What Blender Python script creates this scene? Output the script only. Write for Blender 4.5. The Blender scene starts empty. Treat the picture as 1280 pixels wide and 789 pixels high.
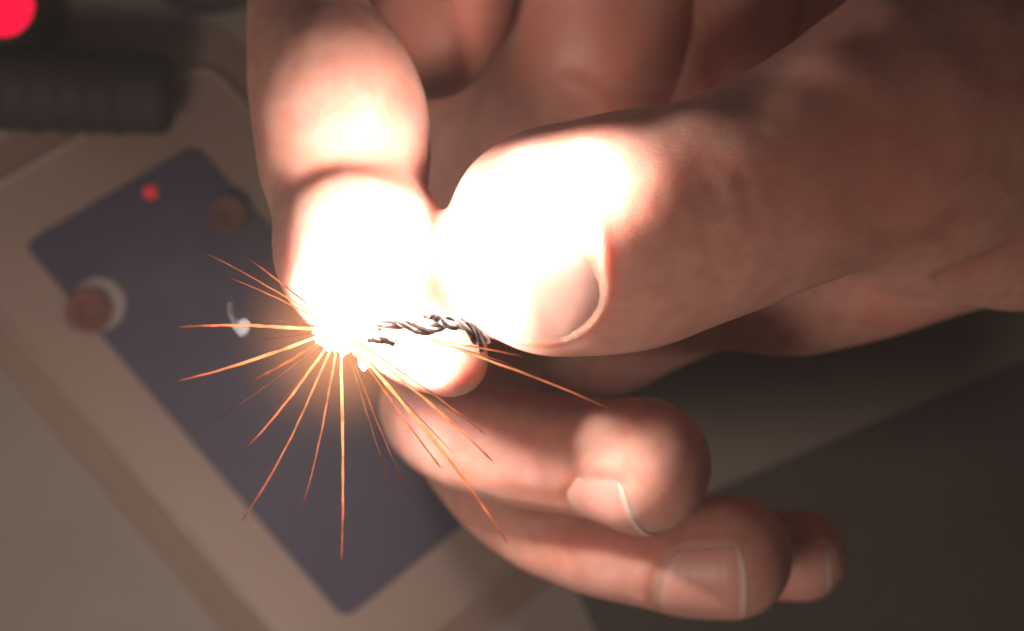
import bpy, bmesh, math, random
import numpy as np
from mathutils import Vector, Matrix, noise

random.seed(7); np.random.seed(7)
MM = 0.001
CAM_Z = 280.0            # camera height above the device face, mm
FOCUS_Z = 88.0
scene = bpy.context.scene

# ------------------------------------------------------------------ camera
cam_d = bpy.data.cameras.new('camera')
cam = bpy.data.objects.new('camera', cam_d); scene.collection.objects.link(cam)
cam.location = (0, 0, CAM_Z * MM); cam.rotation_euler = (0, 0, 0)
cam_d.sensor_width = 36.0; cam_d.sensor_fit = 'HORIZONTAL'; cam_d.lens = 76.63
cam_d.clip_start = 0.005; cam_d.clip_end = 20.0
cam_d.dof.use_dof = True
cam_d.dof.focus_distance = (CAM_Z - FOCUS_Z) * MM
cam_d.dof.aperture_fstop = 24.0
scene.camera = cam

# ------------------------------------------------------------------ world: dim room
w = bpy.data.worlds.new('World'); scene.world = w; w.use_nodes = True
bg = w.node_tree.nodes['Background']
bg.inputs[0].default_value = (1.0, 0.83, 0.74, 1); bg.inputs[1].default_value = 0.055

SPARK_L = 900.0                      # radiance of the arc
SPARK_C = (1.0, 0.87, 0.78)
SPARK_P = (426, 412, 87.0)           # pixel x, pixel y, height mm
fill_d = bpy.data.lights.new('fill_lamp', 'AREA'); fill_d.shape = 'DISK'; fill_d.size = 0.07  # added fill from the lower left, brightening thumb and palm heel
fill_d.energy = 0.18; fill_d.color = (1.0, 0.80, 0.68)
fill = bpy.data.objects.new('fill_lamp', fill_d); scene.collection.objects.link(fill)
fill.location = (-0.085, -0.105, 0.205); fill.rotation_euler = (Vector((0.02, 0.0, 0.07)) - Vector((-0.085, -0.105, 0.205))).to_track_quat('-Z', 'Y').to_euler()
FLARE_HAZE = 0.09                          # density of the added lens-flare veil, per metre
scene.view_settings.view_transform = 'Standard'
scene.view_settings.look = 'None'
scene.view_settings.exposure = 0.0
scene.view_settings.gamma = 1.0
scene.view_settings.use_curve_mapping = False
scene.render.engine = 'CYCLES'
scene.cycles.use_denoising = True
scene.cycles.max_bounces = 8
scene.cycles.volume_bounces = 0

# ------------------------------------------------------------------ helpers
def pxmm(z): return 0.0734 * (CAM_Z - z) / 200.0
def P(px, py, z):
    """millimetre position of a point seen at photo coordinate px,py that stands z mm above the device"""
    s = pxmm(z)
    return np.array([(px - 640.0) * s, -(py - 394.5) * s, z], dtype=np.float64)
def V(px, py, z): return Vector(P(px, py, z)) * MM

def tag(o, label=None, cat=None, group=None, kind=None):
    if label: o['label'] = label
    if cat: o['category'] = cat
    if group: o['group'] = group
    if kind: o['kind'] = kind
    return o
def link(name, me, mat=None, parent=None):
    o = bpy.data.objects.new(name, me); scene.collection.objects.link(o)
    if mat is not None: me.materials.append(mat)
    if parent is not None: o.parent = parent
    return o
def empty(name, loc=(0, 0, 0)):
    o = bpy.data.objects.new(name, None); scene.collection.objects.link(o)
    o.empty_display_size = 0.005
    return o
def from_bm(name, bm, mat=None, parent=None, smooth=True):
    me = bpy.data.meshes.new(name); bm.normal_update(); bm.to_mesh(me); bm.free()
    if smooth:
        for p in me.polygons: p.use_smooth = True
        me.set_sharp_from_angle(angle=math.radians(38))
    return link(name, me, mat, parent)
def tube_bm(bm, pts, radii, seg=10, closed=True, tl=None):
    """swept tube; pts Vector list in metres. tl: float layer holding 0..1 along the length"""
    rings = []
    n = len(pts); up = Vector((0, 0, 1))
    for i, p in enumerate(pts):
        t = (pts[min(i + 1, n - 1)] - pts[max(i - 1, 0)]).normalized()
        a = t.cross(up)
        if a.length < 1e-3: a = t.cross(Vector((0, 1, 0)))
        a.normalize(); b = t.cross(a).normalized()
        ring = []
        for k in range(seg):
            an = 2 * math.pi * k / seg
            v = bm.verts.new(p + (a * math.cos(an) + b * math.sin(an)) * radii[i])
            if tl is not None: v[tl] = i / (n - 1)
            ring.append(v)
        rings.append(ring)
    for i in range(n - 1):
        for k in range(seg):
            bm.faces.new((rings[i][k], rings[i][(k + 1) % seg], rings[i + 1][(k + 1) % seg], rings[i + 1][k]))
    if closed:
        bm.faces.new(rings[0][::-1]); bm.faces.new(rings[-1])
def lathe_bm(bm, prof, seg=48, M=Matrix.Identity(4)):
    """prof: list of (r, z) bottom to top, metres"""
    rings = []
    for r, z in prof:
        rings.append([bm.verts.new(M @ Vector((r * math.cos(2 * math.pi * k / seg), r * math.sin(2 * math.pi * k / seg), z))) for k in range(seg)])
    for i in range(len(prof) - 1):
        for k in range(seg):
            bm.faces.new((rings[i][k], rings[i][(k + 1) % seg], rings[i + 1][(k + 1) % seg], rings[i + 1][k]))
    bm.faces.new(rings[0][::-1]); bm.faces.new(rings[-1])

# ------------------------------------------------------------------ materials
def newmat(name):
    m = bpy.data.materials.new(name); m.use_nodes = True
    nt = m.node_tree
    return m, nt, nt.nodes['Principled BSDF']
def noise_node(nt, scale, detail=4, rough=0.55, vec=None):
    n = nt.nodes.new('ShaderNodeTexNoise'); n.inputs['Scale'].default_value = scale
    n.inputs['Detail'].default_value = detail; n.inputs['Roughness'].default_value = rough
    nt.links.new(vec if vec is not None else coord(nt), n.inputs['Vector'])
    return n
def coord(nt):
    for n in nt.nodes:
        if n.type == 'TEX_COORD': return n.outputs['Object']
    return nt.nodes.new('ShaderNodeTexCoord').outputs['Object']
def ramp(nt, fac, stops):
    r = nt.nodes.new('ShaderNodeValToRGB')
    while len(r.color_ramp.elements) > 1: r.color_ramp.elements.remove(r.color_ramp.elements[-1])
    r.color_ramp.elements[0].position = stops[0][0]; r.color_ramp.elements[0].color = (*stops[0][1], 1)
    for p, c in stops[1:]:
        e = r.color_ramp.elements.new(p); e.color = (*c, 1)
    nt.links.new(fac, r.inputs[0]); return r.outputs[0]
def mathn(nt, op, a, b=None):
    n = nt.nodes.new('ShaderNodeMath'); n.operation = op
    for i, v in enumerate((a, b)):
        if v is None: continue
        if isinstance(v, (int, float)): n.inputs[i].default_value = v
        else: nt.links.new(v, n.inputs[i])
    return n.outputs[0]
def mixc(nt, fac, a, b, mode='MIX'):
    n = nt.nodes.new('ShaderNodeMix'); n.data_type = 'RGBA'; n.blend_type = mode
    for sock, v in ((n.inputs[0], fac), (n.inputs[6], a), (n.inputs[7], b)):
        if isinstance(v, (int, float)): sock.default_value = v
        elif isinstance(v, tuple): sock.default_value = (*v, 1)
        else: nt.links.new(v, sock)
    return n.outputs[2]
def bump(nt, bsdf, h, strength, dist):
    b = nt.nodes.new('ShaderNodeBump'); b.inputs['Strength'].default_value = strength
    b.inputs['Distance'].default_value = dist
    nt.links.new(h, b.inputs['Height']); nt.links.new(b.outputs[0], bsdf.inputs['Normal'])

def plastic(name, col, rough=0.5, var=0.15, sc=60, bs=0.1):
    m, nt, b = newmat(name)
    n = noise_node(nt, sc, 5)
    c = ramp(nt, n.outputs[0], [(0.3, tuple(x * (1 - var) for x in col)), (0.7, tuple(min(1, x * (1 + var)) for x in col))])
    nt.links.new(c, b.inputs['Base Color'])
    n2 = noise_node(nt, sc * 20, 3)
    r = ramp(nt, n2.outputs[0], [(0.2, (rough * .85,) * 3), (0.8, (min(1, rough * 1.15),) * 3)])
    nt.links.new(r, b.inputs['Roughness'])
    bump(nt, b, n2.outputs[0], bs, 0.0002)
    return m
def emit(name, col, s):
    m = bpy.data.materials.new(name); m.use_nodes = True; nt = m.node_tree
    nt.nodes.remove(nt.nodes['Principled BSDF'])
    e = nt.nodes.new('ShaderNodeEmission'); e.inputs[0].default_value = (*col, 1); e.inputs[1].default_value = s
    nt.links.new(e.outputs[0], nt.nodes['Material Output'].inputs[0]); return m

# skin
def skin_mat():
    m, nt, b = newmat('skin')
    n1 = noise_node(nt, 55, 3, 0.6)
    n2 = noise_node(nt, 420, 4, 0.6)
    base = ramp(nt, n1.outputs[0], [(0.34, (0.56, 0.275, 0.215)), (0.52, (0.61, 0.33, 0.265)), (0.68, (0.58, 0.25, 0.20))])
    fine = ramp(nt, n2.outputs[0], [(0.3, (0.86, 0.80, 0.78)), (0.6, (1, 1, 1))])
    c = mixc(nt, 1.0, base, fine, 'MULTIPLY')
    at = nt.nodes.new('ShaderNodeAttribute'); at.attribute_name = 'flush_bounce'     # redder skin of the knuckle, nail folds, creases; painted bounce light on the palm
    c = mixc(nt, mathn(nt, 'MULTIPLY', at.outputs['Fac'], 0.75), c, (0.42, 0.13, 0.085))
    nt.links.new(c, b.inputs['Base Color'])
    b.inputs['Roughness'].default_value = 0.5
    b.inputs['Specular IOR Level'].default_value = 0.42
    b.subsurface_method = 'RANDOM_WALK' if hasattr(b, 'subsurface_method') else b.subsurface_method
    b.inputs['Subsurface Weight'].default_value = 1.0
    b.inputs['Subsurface Radius'].default_value = (1.0, 0.32, 0.16)
    b.inputs['Subsurface Scale'].default_value = 0.0042
    # fine skin relief: cell furrows and grain
    v = nt.nodes.new('ShaderNodeTexVoronoi'); v.feature = 'DISTANCE_TO_EDGE'; v.inputs['Scale'].default_value = 2300
    nt.links.new(coord(nt), v.inputs['Vector'])
    h1 = mathn(nt, 'MINIMUM', v.outputs['Distance'], 0.14)
    n3 = noise_node(nt, 900, 5, 0.65)
    h = mathn(nt, 'ADD', mathn(nt, 'MULTIPLY', h1, 2.2), mathn(nt, 'MULTIPLY', n3.outputs[0], 1.0))
    bump(nt, b, h, 0.22, 0.00013)
    return m
def nail_mat():
    m, nt, b = newmat('nail')
    at = nt.nodes.new('ShaderNodeAttribute'); at.attribute_name = 'along'
    n1 = noise_node(nt, 300, 3)
    f = mathn(nt, 'ADD', at.outputs['Fac'], mathn(nt, 'MULTIPLY', mathn(nt, 'SUBTRACT', n1.outputs[0], 0.5), 0.05))
    c = ramp(nt, f, [(0.0, (0.60, 0.33, 0.27)), (0.16, (0.60, 0.31, 0.255)), (0.26, (0.58, 0.27, 0.22)),
                     (0.92, (0.58, 0.275, 0.225)), (0.96, (0.68, 0.47, 0.40)), (1.0, (0.68, 0.50, 0.43))])
    nt.links.new(c, b.inputs['Base Color'])
    b.inputs['Roughness'].default_value = 0.42
    b.inputs['Specular IOR Level'].default_value = 0.4
    b.inputs['Subsurface Weight'].default_value = 0.06
    b.inputs['Subsurface Radius'].default_value = (1.0, 0.34, 0.18)
    b.inputs['Subsurface Scale'].default_value = 0.0024
    ac = nt.nodes.new('ShaderNodeAttribute'); ac.attribute_name = 'across'
    wv = noise_node(nt, 1, 2)
    cx = nt.nodes.new('ShaderNodeCombineXYZ'); nt.links.new(mathn(nt, 'MULTIPLY', ac.outputs['Fac'], 9.0), cx.inputs[0])
    nt.links.new(cx.outputs[0], wv.inputs['Vector'])
    bump(nt, b, wv.outputs[0], 0.12, 0.0002)
    return m

# ------------------------------------------------------------------ SETTING
bench_m = plastic('bench_laminate', (0.195, 0.160, 0.138), 0.6, 0.2, 14)
def slab(name, corners, z0, z1, mat, parent=None, bevel=0.0, corner=0.0):
    """prism from pixel corners seen at height z1"""
    pts = [V(x, y, z1) for x, y in corners]
    return prism(name, pts, z0, z1, mat, parent, bevel, corner)
def rounded(pts, r, seg=8):
    out = []; n = len(pts)
    for i in range(n):
        p, a, b = pts[i], pts[i - 1], pts[(i + 1) % n]
        da = (a - p).normalized(); db = (b - p).normalized()
        s = p + da * r; e = p + db * r
        for k in range(seg + 1):
            t = k / seg
            out.append(s * (1 - t) ** 2 + p * 2 * t * (1 - t) + e * t * t)
    return out
def prism(name, pts, z0, z1, mat, parent=None, bevel=0.0, corner=0.0, flare=0.0):
    quad = list(pts)
    if corner: pts = rounded(pts, corner)
    c = sum(pts, Vector()) / len(pts)
    bm = bmesh.new()
    top = [bm.verts.new((p.x, p.y, z1 * MM)) for p in pts]
    bp = offset_quad(quad, flare) if flare else quad
    bp = rounded(bp, corner) if corner else bp
    bot = [bm.verts.new((p.x, p.y, z0 * MM)) for p in bp]
    ft = bm.faces.new(top); bm.faces.new(bot[::-1])
    n = len(pts)
    for i in range(n): bm.faces.new((top[i], bot[i], bot[(i + 1) % n], top[(i + 1) % n]))
    bmesh.ops.recalc_face_normals(bm, faces=bm.faces)
    if bevel:
        es = [e for e in ft.edges]
        bmesh.ops.bevel(bm, geom=es, offset=bevel, segments=5, affect='EDGES', profile=0.5)
    o = from_bm(name, bm, mat, parent)
    return o

bm = bmesh.new()
for x, y in ((-1.2, -1.2), (1.2, -1.2), (1.2, 1.2), (-1.2, 1.2)): bm.verts.new((x, y, -0.0025))
bm.faces.new(bm.verts)
tag(from_bm('workbench_top', bm, bench_m), kind='structure')

# dark sheet at the lower right
sheet_m = plastic('sheet_dark', (0.070, 0.056, 0.050), 0.7, 0.2, 25)
mt = slab('dark_sheet', [(700, 695), (1500, 360), (1750, 900), (950, 1240)], -2.49, -2.1, sheet_m, None, 0.0001, 0.004)
tag(mt, 'dark brown sheet whose straight edge crosses below the fingertips', 'mat')

# device: pale case with a dark plate
case_m = plastic('case_plastic', (0.24, 0.165, 0.132), 0.36, 0.07, 45, 0.25)
A, B, Cc, D = [V(*p, 0) for p in ((28, 305), (243, 180), (636, 612), (430, 775))]
def offset_quad(q, d):
    n = len(q); out = []
    def line(i):
        a, b = q[i], q[(i + 1) % n]
        t = (b - a).normalized(); nrm = Vector((-t.y, t.x, 0))
        return a + nrm * d, t
    for i in range(n):
        p1, t1 = line(i - 1); p2, t2 = line(i)
        den = t1.x * t2.y - t1.y * t2.x
        s = ((p2.x - p1.x) * t2.y - (p2.y - p1.y) * t2.x) / den
        out.append(p1 + t1 * s)
    return out
dev = empty('equipment_case')
tag(dev, 'pale plastic equipment case with dark blue face plate lying under the hand', 'case')
outer = offset_quad([A, B, Cc, D], 80 * pxmm(0) * MM)
prism('case_body', outer, -2.49, -0.4, case_m, dev, 0.0007, 0.003, flare=0.0050)
# raised bead round the top edge, added to catch the ridge glints
bm = bmesh.new()
rp = rounded(outer, 0.003); rp = [Vector((p.x, p.y, -0.00055)) for p in rp]
rp2 = []
for i in range(len(rp)):
    a_, b_ = rp[i], rp[(i + 1) % len(rp)]
    nseg = max(1, int((b_ - a_).length / 0.0008))
    rp2 += [a_.lerp(b_, k / nseg) for k in range(nseg)]
rp2.append(rp2[0].copy())
tube_bm(bm, rp2, [0.0006 + 0.0001 * noise.noise(p * 700) for p in rp2], 10)
bead_m, nt, b = newmat('bead_plastic')
b.inputs['Base Color'].default_value = (0.26, 0.18, 0.145, 1); b.inputs['Roughness'].default_value = 0.42
bump(nt, b, noise_node(nt, 1500, 3).outputs[0], 0.5, 0.0002)
from_bm('rim_bead', bm, bead_m, dev)
plate_m = plastic('plate_paint', (0.038, 0.030, 0.064), 0.55, 0.12, 70, 0.1)
prism('face_plate', [A, B, Cc, D], -0.39, 0.0, plate_m, dev, 0.0002, 0.002)
disc_m = plastic('socket_brown', (0.125, 0.034, 0.022), 0.6, 0.15, 200)
ring_m = plastic('socket_ring', (0.24, 0.20, 0.19), 0.45, 0.1, 100)
def socket(px, py, r, ring):
    c = V(px, py, 0)
    rr = r * pxmm(0) * MM
    bm = bmesh.new()
    k = 1.22 if ring else 1.06
    off = Vector((0.0010, 0.0008, 0)) if ring else Vector()
    lathe_bm(bm, [(rr * k, 0.00002), (rr * k, 0.0003), (rr * k * .97, 0.0005), (rr * .9, 0.0005)], 48, Matrix.Translation(c + off))
    s = from_bm('socket', bm, ring_m if ring else plate_m, dev)
    bm = bmesh.new()
    lathe_bm(bm, [(rr, 0.00051), (rr, 0.0016), (rr * .96, 0.0019), (rr * .5, 0.0018), (rr * .45, 0.0012)], 48, Matrix.Translation(c))
    from_bm('socket_cap', bm, disc_m, s)
socket(114, 388, 28, True)
socket(287, 268, 23, False)
bm = bmesh.new()
rl = 8 * pxmm(0) * MM
lathe_bm(bm, [(rl, 0.00001), (rl, 0.0003), (rl * .8, 0.0007), (rl * .4, 0.0009)], 24, Matrix.Translation(V(188, 241, 0)))
from_bm('indicator_light', bm, emit('red_led_dim', (0.42, 0.02, 0.02), 1.0), dev)

# ribbed black handle
grip_m = plastic('grip_rubber', (0.016, 0.012, 0.011), 0.75, 0.2, 120, 0.3)
def grip():
    r = 52 * pxmm(6) * MM
    L0, L1 = V(-190, 104, 6), V(214, 118, 6)
    ax = (L1 - L0); Ln = ax.length; ax.normalize()
    prof = [(r * .7, 0.0)]
    n = 260
    for i in range(n):
        t = i / (n - 1); z = t * (Ln - 0.0016) + 0.0002
        ridge = max(0.0, math.cos(2 * math.pi * z / 0.0034)) ** 4 * 0.00035
        if z > Ln - 0.005: ridge = 0.0
        prof.append((r * (1.03 - .05 * t) + ridge, z))
    e = prof[-1][0]
    prof += [(e * .985, Ln - 0.0010), (e * .93, Ln - 0.0003), (e * .84, Ln), (e * .3, Ln)]
    q = Vector((0, 0, 1)).rotation_difference(ax).to_matrix().to_4x4()
    bm = bmesh.new(); lathe_bm(bm, prof, 56, Matrix.Translation(L0) @ q)
    o = from_bm('ribbed_handle', bm, grip_m)
    tag(o, 'black ribbed cylindrical handle lying at the edge of the pale case', 'handle')
grip()

# glowing red lamp in a dark round housing
lamp = empty('pilot_lamp'); tag(lamp, 'glowing red lamp in a round black housing beside the ribbed handle', 'lamp')
hc = V(2, 6, 14)
s14 = pxmm(14) * MM
bm = bmesh.new()
lathe_bm(bm, [(47 * s14, -0.016), (47 * s14, -0.001), (45 * s14, 0.0002), (41 * s14, 0.0002), (40 * s14, -0.0008), (38 * s14, -0.001)], 48, Matrix.Translation(hc))
from_bm('housing', bm, plastic('housing_black', (0.02, 0.016, 0.016), 0.5, 0.2, 100), lamp)
bm = bmesh.new()
lathe_bm(bm, [(39 * s14, -0.0007), (39 * s14, 0.0006), (36 * s14, 0.0018), (28 * s14, 0.0026), (14 * s14, 0.0031), (3 * s14, 0.0032)], 48, Matrix.Translation(hc))
from_bm('lens', bm, emit('red_lens', (1.0, 0.004, 0.045), 1.25), lamp)

# round dish whose rim shows at the top
dish = empty('dish'); tag(dish, 'dark round dish with grey rim at the top, beyond the case', 'dish')
dc = V(262, -52, -2); sd = pxmm(-2) * MM
Ms = Matrix.Translation(dc) @ Matrix.Diagonal((1.25, 1.0, 1.0, 1.0))
bm = bmesh.new()
lathe_bm(bm, [(60 * sd, -0.0058), (66 * sd, -0.003), (72 * sd, 0.0), (70 * sd, 0.0006), (67 * sd, 0.0)], 64, Ms)
from_bm('rim', bm, plastic('dish_grey', (0.16, 0.16, 0.19), 0.35, 0.1, 80), dish)
bm = bmesh.new()
lathe_bm(bm, [(66 * sd, -0.0002), (66.5 * sd, 0.0004), (50 * sd, 0.0003), (20 * sd, 0.0002)], 64, Ms)
from_bm('dish_floor', bm, plastic('dish_dark', (0.045, 0.042, 0.038), 0.5, 0.15, 80), dish)

# ------------------------------------------------------------------ THE HAND (one continuous surface)
CH = {}
CH['thumb'] = [(700, 302, 80.0, 146), (780, 291, 81.3, 150), (880, 262, 82, 141), (1000, 215, 80, 141), (1150, 140, 73, 166), (1310, 40, 59, 190), (1520, -60, 44, 210)]
CH['thenar'] = [(1060, 225, 71, 100), (1140, 242, 68, 128), (1230, 258, 63, 126), (1380, 240, 54, 150), (1540, 180, 46, 180)]
CH['index'] = [(330, -230, 50, 95), (352, -120, 56, 78), (372, -30, 62, 66), (396, 60, 66.5, 88), (418, 120, 69.5, 107), (428, 180, 71.0, 111), (434, 232, 72.5, 100)]
CH['index_tip'] = [(436, 262, 74.5, 92), (456, 318, 77.5, 111), (488, 375, 77.5, 84), (533, 424, 77.5, 66), (562, 450, 78.8, 50)]
CH['middle'] = [(760, 300, 22, 100), (640, 400, 28, 85), (560, 480, 40, 74), (545, 518, 49, 68), (585, 546, 58, 70), (650, 560, 60.5, 74), (730, 571, 62.5, 73), (775, 578, 64.5, 80), (803, 582, 66, 87)]
CH['ring'] = [(740, 260, 10, 95), (640, 400, 14, 80), (575, 500, 24, 72), (583, 552, 35, 66), (622, 612, 44, 62), (690, 660, 49, 63), (765, 685, 52, 65), (845, 696, 53, 71), (914, 696, 54, 78)]
CH['pinky'] = [(680, 420, 6, 70), (640, 520, 12, 60), (690, 610, 24, 55), (790, 660, 33, 52), (900, 688, 38, 53), (1002, 696, 40, 57)]
CH['knuckle'] = [(575, -260, 36, 120), (555, -90, 44, 104), (545, 0, 49, 94), (538, 42, 51, 84)]
CH['palm_a'] = [(745, -240, 34, 140), (742, 0, 36, 128), (722, 105, 34, 112), (650, 230, 27, 90)]
CH['palm_b'] = [(980, -240, 36, 130), (965, 0, 38, 97), (935, 110, 36, 82)]
CH['palm_c'] = [(1130, -240, 38, 130), (1115, -20, 40, 100), (1060, 120, 38, 90)]
CH['web'] = [(560, 60, 24, 88), (590, 200, 22, 96), (640, 330, 18, 96)]
CH['heel'] = [(690, 400, 26, 92), (750, 415, 29, 82), (835, 382, 34, 76), (900, 364, 42, 76), (1000, 354, 44, 90), (1100, 326, 46, 96), (1250, 262, 48, 112), (1450, 190, 48, 150)]
CH['palm'] = [(820, 180, 16, 190), (950, 170, 22, 200), (1180, 130, 30, 220), (1480, 70, 40, 250)]

def spline(pts, per=5):
    q = []
    for (x, y, z, r) in pts:
        c = P(x, y, z); q.append([*c, r * pxmm(z)])
    q = np.array(q); out = []
    n = len(q)
    for i in range(n - 1):
        p0, p1, p2, p3 = q[max(i - 1, 0)], q[i], q[i + 1], q[min(i + 2, n - 1)]
        for k in range(per):
            t = k / per
            out.append(0.5 * ((2 * p1) + (-p0 + p2) * t + (2 * p0 - 5 * p1 + 4 * p2 - p3) * t * t + (-p0 + 3 * p1 - 3 * p2 + p3) * t ** 3))
    out.append(q[-1]); return np.array(out)
SP = {k: spline(v, 14 if k in ('thumb', 'thenar', 'heel') else 6) for k, v in CH.items()}

def seg_d(X, a, b):
    pa = X - a[:3]; ba = (b - a)[:3]
    h = np.clip((pa @ ba) / max(ba @ ba, 1e-9), 0, 1)
    d = np.sqrt(((pa - h[..., None] * ba) ** 2).sum(-1))
    return d - (a[3] + h * (b[3] - a[3]))
def smin(a, b, k):
    h = np.clip(0.5 + 0.5 * (b - a) / k, 0, 1)
    return b * (1 - h) + a * h - k * h * (1 - h)
def chain_d(X, name):
    s = SP[name].astype(X.dtype); d = None
    for i in range(len(s) - 1):
        e = seg_d(X, s[i], s[i + 1]); d = e if d is None else np.minimum(d, e)
    return d

VOX = 0.46
lo = np.array([-31.0, -39.0, -6.0]); hi = np.array([92.0, 62.0, 96.0])
dims = np.ceil((hi - lo) / VOX).astype(int)
F = np.full(dims, 6.0, dtype=np.float32)
def add_chain(name, k):
    s = SP[name]
    D_ = None
    pad = 3.0
    # evaluate each chain on its own bounding box
    mn = np.maximum(((s[:, :3] - s[:, 3:4] - pad).min(0) - lo) // VOX, 0).astype(int)
    mx = np.minimum(((s[:, :3] + s[:, 3:4] + pad).max(0) - lo) // VOX + 1, dims).astype(int)
    sl = tuple(slice(a, b) for a, b in zip(mn, mx))
    loc = np.full(mx - mn, 6.0, dtype=np.float32)
    for i in range(len(s) - 1):
        a, b = s[i].astype(np.float32), s[i + 1].astype(np.float32)
        m0 = np.maximum((np.minimum(a[:3] - a[3], b[:3] - b[3]) - pad - lo) // VOX, mn).astype(int)
        m1 = np.minimum((np.maximum(a[:3] + a[3], b[:3] + b[3]) + pad - lo) // VOX + 1, mx).astype(int)
        if (m1 <= m0).any(): continue
        g = np.stack(np.meshgrid(*[np.arange(m0[j], m1[j], dtype=np.float32) * VOX + lo[j] for j in range(3)], indexing='ij'), -1).astype(np.float32)
        d = seg_d(g, a, b)
        ls = tuple(slice(m0[j] - mn[j], m1[j] - mn[j]) for j in range(3))
        loc[ls] = np.minimum(loc[ls], d)
    F[sl] = smin(F[sl], loc, np.float32(k))
order = [('palm', 2.0), ('palm_a', 1.0), ('palm_b', 1.0), ('palm_c', 1.0), ('web', 1.5), ('heel', 1.2), ('knuckle', 0.8), ('pinky', 0.6), ('ring', 0.6), ('middle', 0.6),
         ('thumb', 1.0), ('thenar', 5.0), ('index', 0.8), ('index_tip', 1.4)]
for n_, k_ in order: add_chain(n_, k_)
F[0] = F[-1] = 6; F[:, 0] = F[:, -1] = 6; F[:, :, 0] = F[:, :, -1] = 6

def surface_nets(F):
    S = F < 0
    nx, ny, nz = F.shape
    c = np.zeros((nx - 1, ny - 1, nz - 1), np.int8)
    for i in (0, 1):
        for j in (0, 1):
            for k in (0, 1):
                c += S[i:nx - 1 + i, j:ny - 1 + j, k:nz - 1 + k]
    act = np.argwhere((c > 0) & (c < 8))
    idx = -np.ones(c.shape, np.int64); idx[tuple(act.T)] = np.arange(len(act))
    acc = np.zeros((len(act), 3)); cnt = np.zeros(len(act))
    cor = [(i, j, k) for i in (0, 1) for j in (0, 1) for k in (0, 1)]
    for a in cor:
        for ax in range(3):
            if a[ax]: continue
            b = list(a); b[ax] = 1
            fa = F[act[:, 0] + a[0], act[:, 1] + a[1], act[:, 2] + a[2]]; fb = F[act[:, 0] + b[0], act[:, 1] + b[1], act[:, 2] + b[2]]
            m = (fa < 0) != (fb < 0)
            t = np.where(m, fa / np.where(m, fa - fb, 1), 0)
            pos = np.array(a, float)[None].repeat(len(act), 0); pos[:, ax] += t
            acc[m] += pos[m]; cnt[m] += 1
    vs = (act + acc / cnt[:, None])
    quads = []
    for ax in range(3):
        u, v = [(1, 2), (2, 0), (0, 1)][ax]
        s0 = [slice(1, -1)] * 3; s0[ax] = slice(0, -1)
        s1 = [slice(1, -1)] * 3; s1[ax] = slice(1, None)
        A_ = S[tuple(s0)]; B_ = S[tuple(s1)]
        e = np.argwhere(A_ != B_)
        sgn = A_[tuple(e.T)]
        o = np.ones(3, int); o[ax] = 0
        e = e + o
        du = np.zeros(3, int); du[u] = 1; dv = np.zeros(3, int); dv[v] = 1
        q = np.stack([idx[tuple((e - du - dv).T)], idx[tuple((e - dv).T)], idx[tuple(e.T)], idx[tuple((e - du).T)]], 1)
        q[~sgn] = q[~sgn][:, ::-1]
        quads.append(q)
    return vs, np.concatenate(quads)
vs, quads = surface_nets(F)
vs = vs * VOX + lo
# relax
ed = np.concatenate([quads[:, [0, 1]], quads[:, [1, 2]], quads[:, [2, 3]], quads[:, [3, 0]]])
deg = np.zeros(len(vs)); np.add.at(deg, ed[:, 0], 1); np.add.at(deg, ed[:, 1], 1)
def avg(a):
    o = np.zeros_like(a)
    for j in range(a.shape[1]):
        o[:, j] = np.bincount(ed[:, 0], a[ed[:, 1], j], len(a)) + np.bincount(ed[:, 1], a[ed[:, 0], j], len(a))
    return o / deg[:, None]
for _ in range(7): vs = vs + 0.6 * (avg(vs) - vs)
def vnormals():
    fn = np.cross(vs[quads[:, 2]] - vs[quads[:, 0]], vs[quads[:, 3]] - vs[quads[:, 1]])
    o = np.zeros_like(vs)
    for i in range(4):
        for j in range(3): o[:, j] += np.bincount(quads[:, i], fn[:, j], len(vs))
    return o / np.maximum(np.linalg.norm(o, axis=1), 1e-9)[:, None]
NRM = vnormals()
flush_bounce = np.zeros(len(vs)); disp = np.zeros(len(vs))

# --- creases of the skin: polylines (photo coordinates) pressed into the surface that faces the lens
s_v = pxmm(vs[:, 2])
PXV = np.stack([vs[:, 0] / s_v + 640, 394.5 - vs[:, 1] / s_v], 1)
def crease(pts, zmin, depth, sig, zmax=200, red=0.35):
    p = np.array(pts, float); d = np.full(len(vs), 1e9); tt = np.zeros(len(vs))
    for i in range(len(p) - 1):
        a, b = p[i], p[i + 1]; ab = b - a
        h = np.clip(((PXV - a) @ ab) / (ab @ ab), 0, 1)
        e = np.linalg.norm(PXV - a - h[:, None] * ab, axis=1)
        m = e < d; d[m] = e[m]; tt[m] = (i + h[m]) / (len(p) - 1)
    d = d * s_v
    fade = np.clip(4 * tt * (1 - tt), 0, 1) ** .5
    g = np.exp(-(d / sig) ** 2) * fade * (NRM[:, 2] > 0.05) * (vs[:, 2] > zmin) * (vs[:, 2] < zmax)
    global disp, flush_bounce
    disp -= depth * g; flush_bounce += red * np.exp(-(d / (sig * 1.5)) ** 2) * fade * (vs[:, 2] > zmin) * (vs[:, 2] < zmax)
for pts_, dd in (([(858, 238), (872, 262), (884, 300), (888, 322)], .10), ([(884, 226), (892, 250), (908, 276)], .05), ([(925, 205), (928, 240), (942, 272), (944, 300)], .10),
                 ([(958, 215), (968, 245), (980, 262)], .05), ([(842, 262), (852, 290), (872, 316)], .04), ([(905, 285), (918, 315), (922, 338)], .05)):
    crease(pts_, 74, dd, .6)
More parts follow.
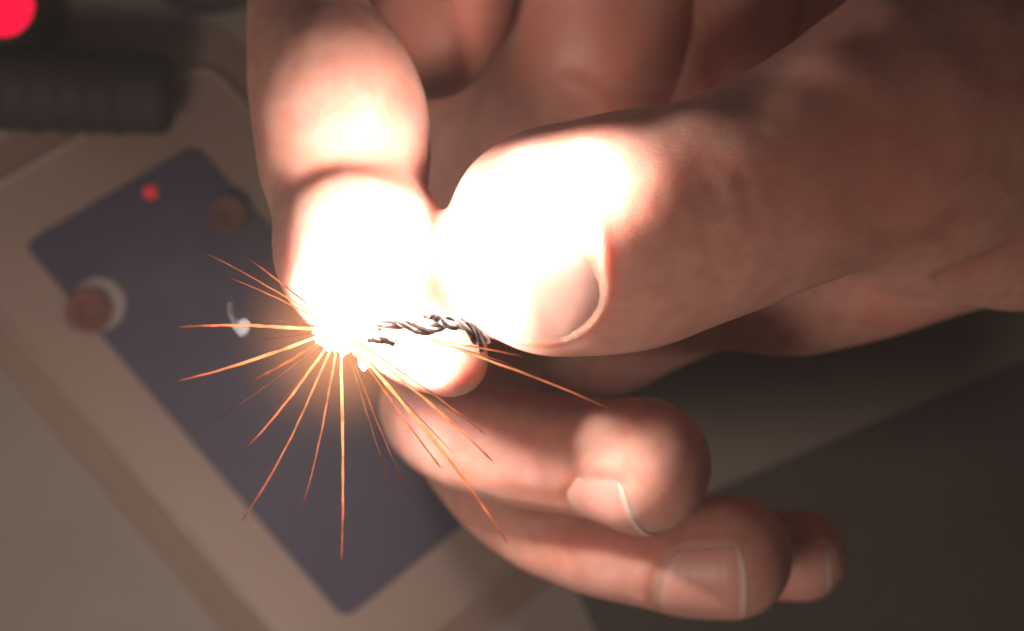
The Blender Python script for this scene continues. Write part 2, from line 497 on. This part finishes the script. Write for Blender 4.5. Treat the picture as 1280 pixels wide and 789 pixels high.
for i in range(26):                                   # short fine lines over the joint
    x0, y0 = random.uniform(805, 1000), random.uniform(165, 320)
    L_, a_ = random.uniform(14, 40), math.radians(random.choice((random.uniform(50, 85), random.uniform(-60, -20), random.uniform(95, 130))))
    crease([(x0, y0), (x0 + L_ * .5 * math.cos(a_) + random.uniform(-3, 3), y0 + L_ * .5 * math.sin(a_)), (x0 + L_ * math.cos(a_), y0 + L_ * math.sin(a_))], 76, random.uniform(.015, .045), .42, red=.08)
crease([(1165, 352), (1210, 338), (1250, 320), (1310, 285)], 50, .7, .8, red=.6)
crease([(1090, 300), (1180, 290), (1260, 250)], 50, .2, 1.0)
crease([(868, -30), (872, 30), (880, 80), (890, 115)], 20, .8, .8, 60)
crease([(1012, -20), (1005, 20), (990, 70)], 20, .8, .8, 60)
crease([(700, 95), (760, 112), (840, 120)], 20, .5, .8, 60)
crease([(368, 232), (388, 207), (425, 195), (472, 203), (520, 228), (548, 250)], 66, .36, 1.0, red=.6)
crease([(610, 610), (680, 622), (740, 618)], 40, .15, .7)
crease([(560, 560), (575, 590), (590, 612)], 40, .15, .6, 66)
for dx in (0, 22, 44):
    crease([(660 + dx, 655), (668 + dx, 690), (690 + dx, 735)], 40, .14, .55, 62)
for dx in (0, 18, -18):
    crease([(690 + dx, 560), (700 + dx, 595), (712 + dx, 628)], 60, .10, .5)

# --- nails
NAILS = []
def nail(ch, base, tip, nhint, th, mat, wlabel=None, free=1.0):
    """base/tip: (px,py,z) on the finger's axis under the nail's root and free edge; th: half opening angle"""
    b0, t0 = P(*base), P(*tip)
    ax = t0 - b0; Ln = np.linalg.norm(ax); ax /= Ln
    n = np.array(nhint, float); n -= ax * (n @ ax); n /= np.linalg.norm(n)
    s = np.cross(ax, n)
    NAILS.append((ch, b0, ax, Ln, n, s, th, mat, free))
def nail_shape(u, a):
    """signed distance-like value (<0 inside) in mm-ish for u in mm along, a in mm across; root is an arc"""
    pass
def apply_nail(N):
    global disp, flush_bounce
    ch, b0, ax, Ln, n, s, th, mat, free = N
    near = np.linalg.norm(vs - (b0 + ax * Ln * .5), axis=1) < 22
    ids = np.where(near)[0]
    X = vs[ids]
    dch = np.abs(chain_d(X, ch))
    keep = dch < 1.0; ids = ids[keep]; X = X[keep]
    u = (X - b0) @ ax; pn = (X - b0) @ n; ps = (X - b0) @ s
    ang = np.arctan2(ps, pn); R = np.sqrt(pn ** 2 + ps ** 2)
    a = ang / th                                      # -1..1 across
    root = Ln * 0.36 * np.clip(np.abs(a), 0, 1.3) ** 3      # arc of the root
    du = (root - u)                                    # >0 behind the root
    ds = (np.abs(a) - 1) * th * R
    df = u - Ln
    d = np.maximum(np.maximum(du, ds), df)             # <0 inside the nail
    fold = np.maximum(du, ds)
    inside = 1 / (1 + np.exp(d / 0.16))
    up = np.exp(-((fold - 0.7) / 0.7) ** 2) * (df < 0.2) * (np.abs(a) < 2.2)
    gro = np.exp(-((fold - 0.0) / 0.22) ** 2) * (df < 0.0)
    disp[ids] += -0.12 * inside + 0.12 * up - 0.07 * gro
    flush_bounce[ids] += 0.4 * up + 0.35 * gro
def build_nail(N, parent):
    ch, b0, ax, Ln, n, s, th, mat, free = N
    nu, nv = 36, 28
    X = np.zeros((nu, nv, 3)); al = np.zeros((nu, nv)); ac = np.zeros((nu, nv))
    for j in range(nv):
        a = -1 + 2 * j / (nv - 1)
        r0 = Ln * 0.36 * abs(a) ** 3
        end = Ln * (1.0 + 0.03 * free * (1 - a * a)) - Ln * 0.06 * abs(a) ** 4
        for i in range(nu):
            u = r0 + (end - r0) * i / (nu - 1)
            al[i, j] = i / (nu - 1); ac[i, j] = a
            dr = n * math.cos(a * th) + s * math.sin(a * th)
            X[i, j] = b0 + ax * u
            # march inwards
            X[i, j] += dr * 16.0
    DR = np.array([n * math.cos((-1 + 2 * j / (nv - 1)) * th) + s * math.sin((-1 + 2 * j / (nv - 1)) * th) for j in range(nv)])
    for _ in range(60):
        d = chain_d(X, ch); X -= DR[None] * (d * 0.9)[..., None]
    # the plate leaves the rounded fingertip: keep the free end from diving
    R = ((X - b0) @ ax, )
    rad = np.einsum('ijk,jk->ij', X - b0, DR)
    k0 = int(nu * 0.55); lift = 0.4 if ch == 'thumb' else 0.12
    for j in range(nv):
        slope = (rad[k0, j] - rad[k0 - 8, j]) / 8
        for i in range(k0, nu):
            lin = rad[k0, j] + slope * 1.3 * (i - k0)
            nr = max(rad[i, j], lin * lift + rad[i, j] * (1 - lift))
            X[i, j] += DR[j] * (nr - rad[i, j]); rad[i, j] = nr
    off = np.zeros((nu, nv))
    for i in range(nu):
        for j in range(nv):
            a = abs(ac[i, j]); e = max(a ** 6, (1 - al[i, j]) ** 10)
            off[i, j] = 0.02 - 0.13 * e - 0.10 * al[i, j] ** 14
    X += DR[None] * off[..., None]
    bm = bmesh.new(); la = bm.verts.layers.float.new('along'); lc = bm.verts.layers.float.new('across')
    top = [[None] * nv for _ in range(nu)]; bot = [[None] * nv for _ in range(nu)]
    for i in range(nu):
        for j in range(nv):
            for arr, dd in ((top, 0.0), (bot, 0.24)):
                v = bm.verts.new(Vector(X[i, j] - DR[j] * dd) * MM); v[la] = al[i, j]; v[lc] = ac[i, j]; arr[i][j] = v
    for i in range(nu - 1):
        for j in range(nv - 1):
            bm.faces.new((top[i][j], top[i + 1][j], top[i + 1][j + 1], top[i][j + 1]))
            bm.faces.new((bot[i][j], bot[i][j + 1], bot[i + 1][j + 1], bot[i + 1][j]))
    for i in range(nu - 1):
        for j in (0, nv - 1): bm.faces.new((top[i][j], bot[i][j], bot[i + 1][j], top[i + 1][j]))
    for j in range(nv - 1):
        for i in (0, nu - 1): bm.faces.new((top[i][j], top[i][j + 1], bot[i][j + 1], bot[i][j]))
    bmesh.ops.recalc_face_normals(bm, faces=bm.faces)
    return from_bm('nail', bm, mat, parent)
nm = nail_mat()
nail('thumb', (772, 294, 81.2), (590, 318, 78), (-0.08, -0.16, 1.0), math.radians(46), nm)
nail('middle', (744, 573, 62.2), (828, 584, 66.5), (-0.1, -0.80, 0.62), math.radians(48), nm)
nail('ring', (815, 694, 53), (930, 697, 54), (0.0, -0.55, 0.80), math.radians(50), nm)
nail('pinky', (955, 694, 39), (1040, 698, 40.5), (0.0, -0.45, 0.86), math.radians(50), nm)
for N in NAILS: apply_nail(N)

# --- patches where the blood shows: back of the thumb, fingertips; red bounce light painted on palm, knuckle
def patch(px, py, z, r, amt):
    global flush_bounce
    d = np.linalg.norm(vs - P(px, py, z), axis=1)
    flush_bounce += amt * np.exp(-(d / r) ** 2)
patch(1100, 195, 88, 9, .55); patch(1010, 215, 90, 6, .3); patch(790, 270, 92, 3, .35)
patch(1200, 150, 84, 10, .3); patch(730, 50, 45, 18, 1.0); patch(545, 40, 56, 8, .75); patch(940, 60, 45, 9, .4); patch(640, 540, 66, 6, .3); patch(960, 700, 58, 4, .3); patch(700, 400, 84, 5, .3)  # palm and knuckle patches put reddish bounce light into the skin colour

flush_bounce = np.clip(flush_bounce, 0, 1)
# slight unevenness of living tissue
lowf = np.array([noise.noise(Vector(p) * 0.16) for p in vs]) * 0.28
disp += lowf
vs2 = vs + NRM * disp[:, None]
me = bpy.data.meshes.new('hand')
me.vertices.add(len(vs2)); me.vertices.foreach_set('co', (vs2 * MM).ravel())
me.loops.add(len(quads) * 4); me.loops.foreach_set('vertex_index', quads.ravel().astype(np.int32))
me.polygons.add(len(quads)); me.polygons.foreach_set('loop_start', np.arange(0, len(quads) * 4, 4, dtype=np.int32))
me.update(calc_edges=True); me.validate()
me.polygons.foreach_set('use_smooth', np.ones(len(me.polygons), bool))
atr = me.attributes.new('flush_bounce', 'FLOAT', 'POINT'); atr.data.foreach_set('value', flush_bounce.astype(np.float32))
hand = link('hand', me, skin_mat())
tag(hand, 'bare hand pinching twisted wires between thumb and bent index finger', 'hand')
for N in NAILS: build_nail(N, hand)

# ------------------------------------------------------------------ WIRES
wire_m, nt, b = newmat('scorched_wire')
n = noise_node(nt, 700, 4)
nt.links.new(ramp(nt, n.outputs[0], [(0.35, (0.05, 0.035, 0.03)), (0.5, (0.16, 0.12, 0.115)), (0.68, (0.40, 0.34, 0.33))]), b.inputs['Base Color'])
b.inputs['Metallic'].default_value = 0.75; b.inputs['Roughness'].default_value = 0.42
bump(nt, b, n.outputs[0], 0.4, 0.0002)
def twist(name, path, rad, r_strand, turns, count, label, phase=0.0):
    root = empty(name); tag(root, label, 'wire')
    pts = [V(*p) for p in path]
    N = 70
    dense = []
    for i in range(N):
        t = i / (N - 1) * (len(pts) - 1); k = min(int(t), len(pts) - 2); f = t - k
        p0, p1, p2, p3 = pts[max(k - 1, 0)], pts[k], pts[k + 1], pts[min(k + 2, len(pts) - 1)]
        dense.append(0.5 * ((2 * p1) + (p2 - p0) * f + (2 * p0 - 5 * p1 + 4 * p2 - p3) * f * f + (3 * p1 - p0 - 3 * p2 + p3) * f ** 3))
    for c in range(count):
        bm = bmesh.new(); hp = []; rr = []
        for i, p in enumerate(dense):
            t = (dense[min(i + 1, N - 1)] - dense[max(i - 1, 0)]).normalized()
            a = t.cross(Vector((0, 0, 1))).normalized(); bb = t.cross(a)
            an = 2 * math.pi * (turns * i / (N - 1) + c / count) + phase
            wob = noise.noise(Vector((i * .09, c * 7.0, phase)))
            hp.append(p + (a * math.cos(an + wob) + bb * math.sin(an + wob)) * rad * MM * (1 + .7 * noise.noise(Vector((i * .07, 3 + c * 7.0, phase)))))
            rr.append(r_strand * MM * (1 + .18 * noise.noise(Vector((i * .3, c * 5.0, 1)))) * (0.45 if i == 0 else 1))
        tube_bm(bm, hp, rr, 10)
        from_bm('strand', bm, wire_m, root)
    return root
twist('twisted_wire', [(470, 406, 88.5), (500, 404, 89), (535, 411, 89), (562, 400, 89.5), (585, 408, 90), (604, 432, 88.5)], 0.40, 0.27, 1.9, 3,
      'dark twisted wire pair gripped under the thumb tip, its end at the flash')
twist('wire_stub', [(460, 424, 90.5), (478, 425, 90.5), (494, 429, 90)], 0.12, 0.28, 0.8, 2,
      'short loose wire stub just below the twisted pair', 1.0)
twist('wire_end', [(530, 392, 91.5), (546, 397, 92), (560, 406, 92), (572, 408, 91.5)], 0.1, 0.3, 0.7, 2,
      'small pointed wire end sticking up from the twisted pair', 2.0)

# ------------------------------------------------------------------ THE FLASH
flash = empty('electric_arc'); tag(flash, 'blinding white electric flash between the index fingertip and the wire ends', 'flash')
def blob(name, c, r, mat, parent, sub=4, amp=.22, fr=.5, sc=(1, 1, 1), seed=0):
    bm = bmesh.new(); bmesh.ops.create_icosphere(bm, subdivisions=sub, radius=1)
    for v in bm.verts:
        k = 1 + amp * noise.noise(v.co * 2.2 * fr * 2 + Vector((seed, 0, 0)))
        v.co = Vector((v.co.x * sc[0], v.co.y * sc[1], v.co.z * sc[2])) * k * r * MM + c
    return from_bm(name, bm, mat, parent)
arc_m = emit('arc', SPARK_C, SPARK_L)
blob('core', V(*SPARK_P), 1.75, arc_m, flash, 5, .55, .9, sc=(1.15, 1.05, 1.0))
blob('added_glow', V(668, 228, 92.6), 1.35, arc_m, flash, sc=(1.2, .9, .8), seed=9)  # added emitter before the thumb, burning its upper side white
blob('added_glow', V(458, 298, 92.6), 1.35, arc_m, flash, sc=(.9, 1.3, .9), seed=3)  # added emitter over the index tip, brightening its dome
blob('molten_bead', V(455, 453, 88), 0.5, emit('molten', (1, .82, .62), 30), flash, 3, .3, 1, (1, 1.3, 1), 4)
# added glowing volume for the bloom round the arc, thinning outwards
gm = bpy.data.materials.new('arc_bloom'); gm.use_nodes = True; nt = gm.node_tree
nt.nodes.remove(nt.nodes['Principled BSDF'])
tc = nt.nodes.new('ShaderNodeTexCoord')
vl = nt.nodes.new('ShaderNodeVectorMath'); vl.operation = 'LENGTH'; nt.links.new(tc.outputs['Object'], vl.inputs[0])
f = mathn(nt, 'SUBTRACT', 1.0, mathn(nt, 'DIVIDE', vl.outputs['Value'], 0.0115)); f = mathn(nt, 'MAXIMUM', f, 0.0)
f = mathn(nt, 'POWER', f, 2.9)
em = nt.nodes.new('ShaderNodeEmission'); em.inputs[0].default_value = (1.0, 0.36, 0.14, 1)
nt.links.new(mathn(nt, 'MULTIPLY', f, 230.0), em.inputs[1])
nt.links.new(em.outputs[0], nt.nodes['Material Output'].inputs[1])
bm = bmesh.new(); bmesh.ops.create_icosphere(bm, subdivisions=3, radius=0.0115)
bloom = from_bm('arc_bloom', bm, gm, flash); bloom.location = V(SPARK_P[0], SPARK_P[1] + 8, SPARK_P[2])

# ------------------------------------------------------------------ SPARKS
def spark_mat(name, gain):
    m = bpy.data.materials.new(name); m.use_nodes = True; nt = m.node_tree
    nt.nodes.remove(nt.nodes['Principled BSDF'])
    at = nt.nodes.new('ShaderNodeAttribute'); at.attribute_name = 'along'
    c = ramp(nt, at.outputs['Fac'], [(0.0, (1.0, .62, .32)), (0.25, (1.0, .37, .14)), (0.7, (1.0, .25, .095)), (1.0, (.75, .17, .08))])
    g = ramp(nt, at.outputs['Fac'], [(0.0, (1, 1, 1)), (0.35, (.55,) * 3), (0.8, (.34,) * 3), (1.0, (.10,) * 3)])
    e = nt.nodes.new('ShaderNodeEmission'); nt.links.new(c, e.inputs[0])
    nz = noise_node(nt, 420, 2)
    vv = ramp(nt, nz.outputs[0], [(0.35, (.7,) * 3), (0.65, (1.6,) * 3)])
    nt.links.new(mathn(nt, 'MULTIPLY', mathn(nt, 'MULTIPLY', g, gain), vv), e.inputs[1])
    nt.links.new(e.outputs[0], nt.nodes['Material Output'].inputs[0]); return m
SM = {'b': spark_mat('spark_bright', 3.0), 'm': spark_mat('spark_medium', 1.7), 'f': spark_mat('spark_faint', 0.7)}
SPARKS = [  # end x, y, z, bend, radius mm, brightness, label
    (258, 317, 92, 2, .07, 'm', 'thin spark flying highest to the upper left past the index finger'),
    (310, 322, 95, 0, .09, 'm', 'short spark ending beside the lit edge of the bent index finger'),
    (288, 348, 92, 2, .08, 'm', 'thin spark just below the highest one on the left'),
    (324, 397, 88, 0, .05, 'f', 'very faint short spark just above the level bright spark'),
    (223, 409, 95, 3, .15, 'b', 'bright straight spark running level to the left through the smoke wisp'),
    (330, 425, 88, 0, .05, 'f', 'dim short spark just below the level bright spark'),
    (222, 476, 97, -3, .13, 'b', 'long bright spark slanting down to the left, upper of a close pair'),
    (233, 474, 93, -3, .10, 'm', 'slanting spark hugging the long bright one, lower of the close pair'),
    (312, 477, 99, -2, .13, 'm', 'short thick spark below the slanting close pair'),
    (272, 524, 86, -2, .05, 'f', 'dim thin spark below the short thick one'),
    (309, 559, 96, -3, .12, 'b', 'bright spark slanting down left over the dark plate'),
    (330, 525, 88, -2, .05, 'f', 'faint spark beside the one slanting over the plate'),
    (302, 652, 100, -6, .10, 'm', 'long fading spark reaching the lower left rim of the dark plate'),
    (378, 634, 94, -3, .10, 'm', 'spark falling steeply left of the longest vertical one'),
    (427, 700, 96, -2, .14, 'b', 'longest spark falling straight down, its tip above the plate corner'),
    (492, 618, 88, 1, .07, 'f', 'faint spark falling just right of the vertical one'),
    (512, 620, 90, 2, .09, 'f', 'faint spark over the dark gap left of the curled fingers'),
    (551, 585, 95, 1, .10, 'm', 'spark crossing the outer edge of the curled middle finger'),
    (635, 680, 104, -6, .14, 'b', 'long curved spark ending over the curled ring finger'),
    (616, 577, 100, -3, .13, 'b', 'bright spark crossing the curled middle finger'),
    (608, 544, 102, -2, .09, 'm', 'thin spark along the underside of the index fingertip'),
    (566, 566, 97, 1, .05, 'f', 'dim spark between two brighter ones over the curled middle finger'),
    (653, 446, 97, -1, .08, 'm', 'short spark grazing the lower edge of the thumb tip'),
    (652, 461, 96, -1, .06, 'f', 'dim spark just below the thumb tip'),
    (765, 513, 101, -3, .10, 'm', 'long spark flying right to the curled middle fingertip'),
]
O = Vector(P(*SPARK_P)) * MM
for (ex, ey, ez, bend, r, br, lab) in SPARKS:
    E = V(ex, ey, ez)
    if ex > 640:
        S0 = V(SPARK_P[0] + 110, SPARK_P[1] + 12, 93.5)
    else:
        S0 = O + (E - O).normalized() * 0.0018
    side = Vector((0, 0, 1)).cross(E - S0).normalized()
    n_ = 26; pts = []; rr = []
    ph = random.random() * 9
    for i in range(n_):
        t = i / (n_ - 1)
        p = S0.lerp(E, t) + side * (bend * -0.02 * MM * 4 * math.sin(math.pi * t) * (0.4 + t))
        p += side * 0.00005 * noise.noise(Vector((t * 9, ph, 0)))
        pts.append(p)
        rr.append(1.08 * r * MM * (1.0 - .55 * t) * (1 + .5 * noise.noise(Vector((t * 14, ph, 3)))) * (0.35 if i == n_ - 1 else 1))
    bm = bmesh.new(); tl = bm.verts.layers.float.new('along')
    tube_bm(bm, pts, rr, 6, True, tl)
    o = from_bm('spark', bm, SM[br])
    tag(o, lab, 'spark', 'sparks flying from the flash')

# ------------------------------------------------------------------ SMOKE
def smoke_mat(name, dens, sc, col=(.86, .84, .95)):
    m = bpy.data.materials.new(name); m.use_nodes = True; nt = m.node_tree
    nt.nodes.remove(nt.nodes['Principled BSDF'])
    pv = nt.nodes.new('ShaderNodeVolumePrincipled'); pv.inputs['Color'].default_value = (*col, 1)
    n = noise_node(nt, sc, 3)
    d = ramp(nt, n.outputs[0], [(0.42, (0, 0, 0)), (0.68, (1, 1, 1))])
    nt.links.new(mathn(nt, 'MULTIPLY', d, dens), pv.inputs['Density'])
    nt.links.new(pv.outputs[0], nt.nodes['Material Output'].inputs[1]); return m
bm = bmesh.new()
wp = [V(288, 378, 90), V(290, 388, 90), V(296, 398, 90), V(302, 408, 90), V(303, 416, 90), V(298, 420, 90)]
tube_bm(bm, wp, [x * MM for x in (.3, .6, .6, .9, .8, .3)], 12)
bmesh.ops.subdivide_edges(bm, edges=bm.edges, cuts=1, use_grid_fill=True)
o = from_bm('smoke', bm, smoke_mat('smoke_dense', 60, 600))
tag(o, 'small curl of pale smoke drifting on the level bright spark', 'smoke', kind='stuff')

# ------------------------------------------------------------------ FLARE HAZE: added volume imitating lens flare round the flash
bm = bmesh.new(); bmesh.ops.create_cube(bm, size=1)
for v in bm.verts: v.co = Vector((v.co.x * 2.6, v.co.y * 2.6, -0.05 + (v.co.z + .5) * 0.36))
hm = bpy.data.materials.new('flare_haze'); hm.use_nodes = True; nt = hm.node_tree
nt.nodes.remove(nt.nodes['Principled BSDF'])
pv = nt.nodes.new('ShaderNodeVolumePrincipled'); pv.inputs['Color'].default_value = (.95, .9, .9, 1); pv.inputs['Density'].default_value = FLARE_HAZE
nt.links.new(pv.outputs[0], nt.nodes['Material Output'].inputs[1])
tag(from_bm('flare_haze', bm, hm, None, False), kind='stuff')

bm = bmesh.new(); bmesh.ops.create_icosphere(bm, subdivisions=4, radius=1)
for v in bm.verts:
    k = 1 + .35 * noise.noise(v.co * 1.3)
    v.co = Vector((v.co.x * 13, v.co.y * 6, v.co.z * 6)) * MM * k
sm = from_bm('smoke', bm, smoke_mat('smoke_thin', 5.0, 130), None, True)
sm.location = V(240, 335, 40); sm.rotation_euler = (0, 0, 0.6)
tag(sm, 'faint veil of smoke drifting over the dark plate left of the flash', 'smoke', kind='stuff')
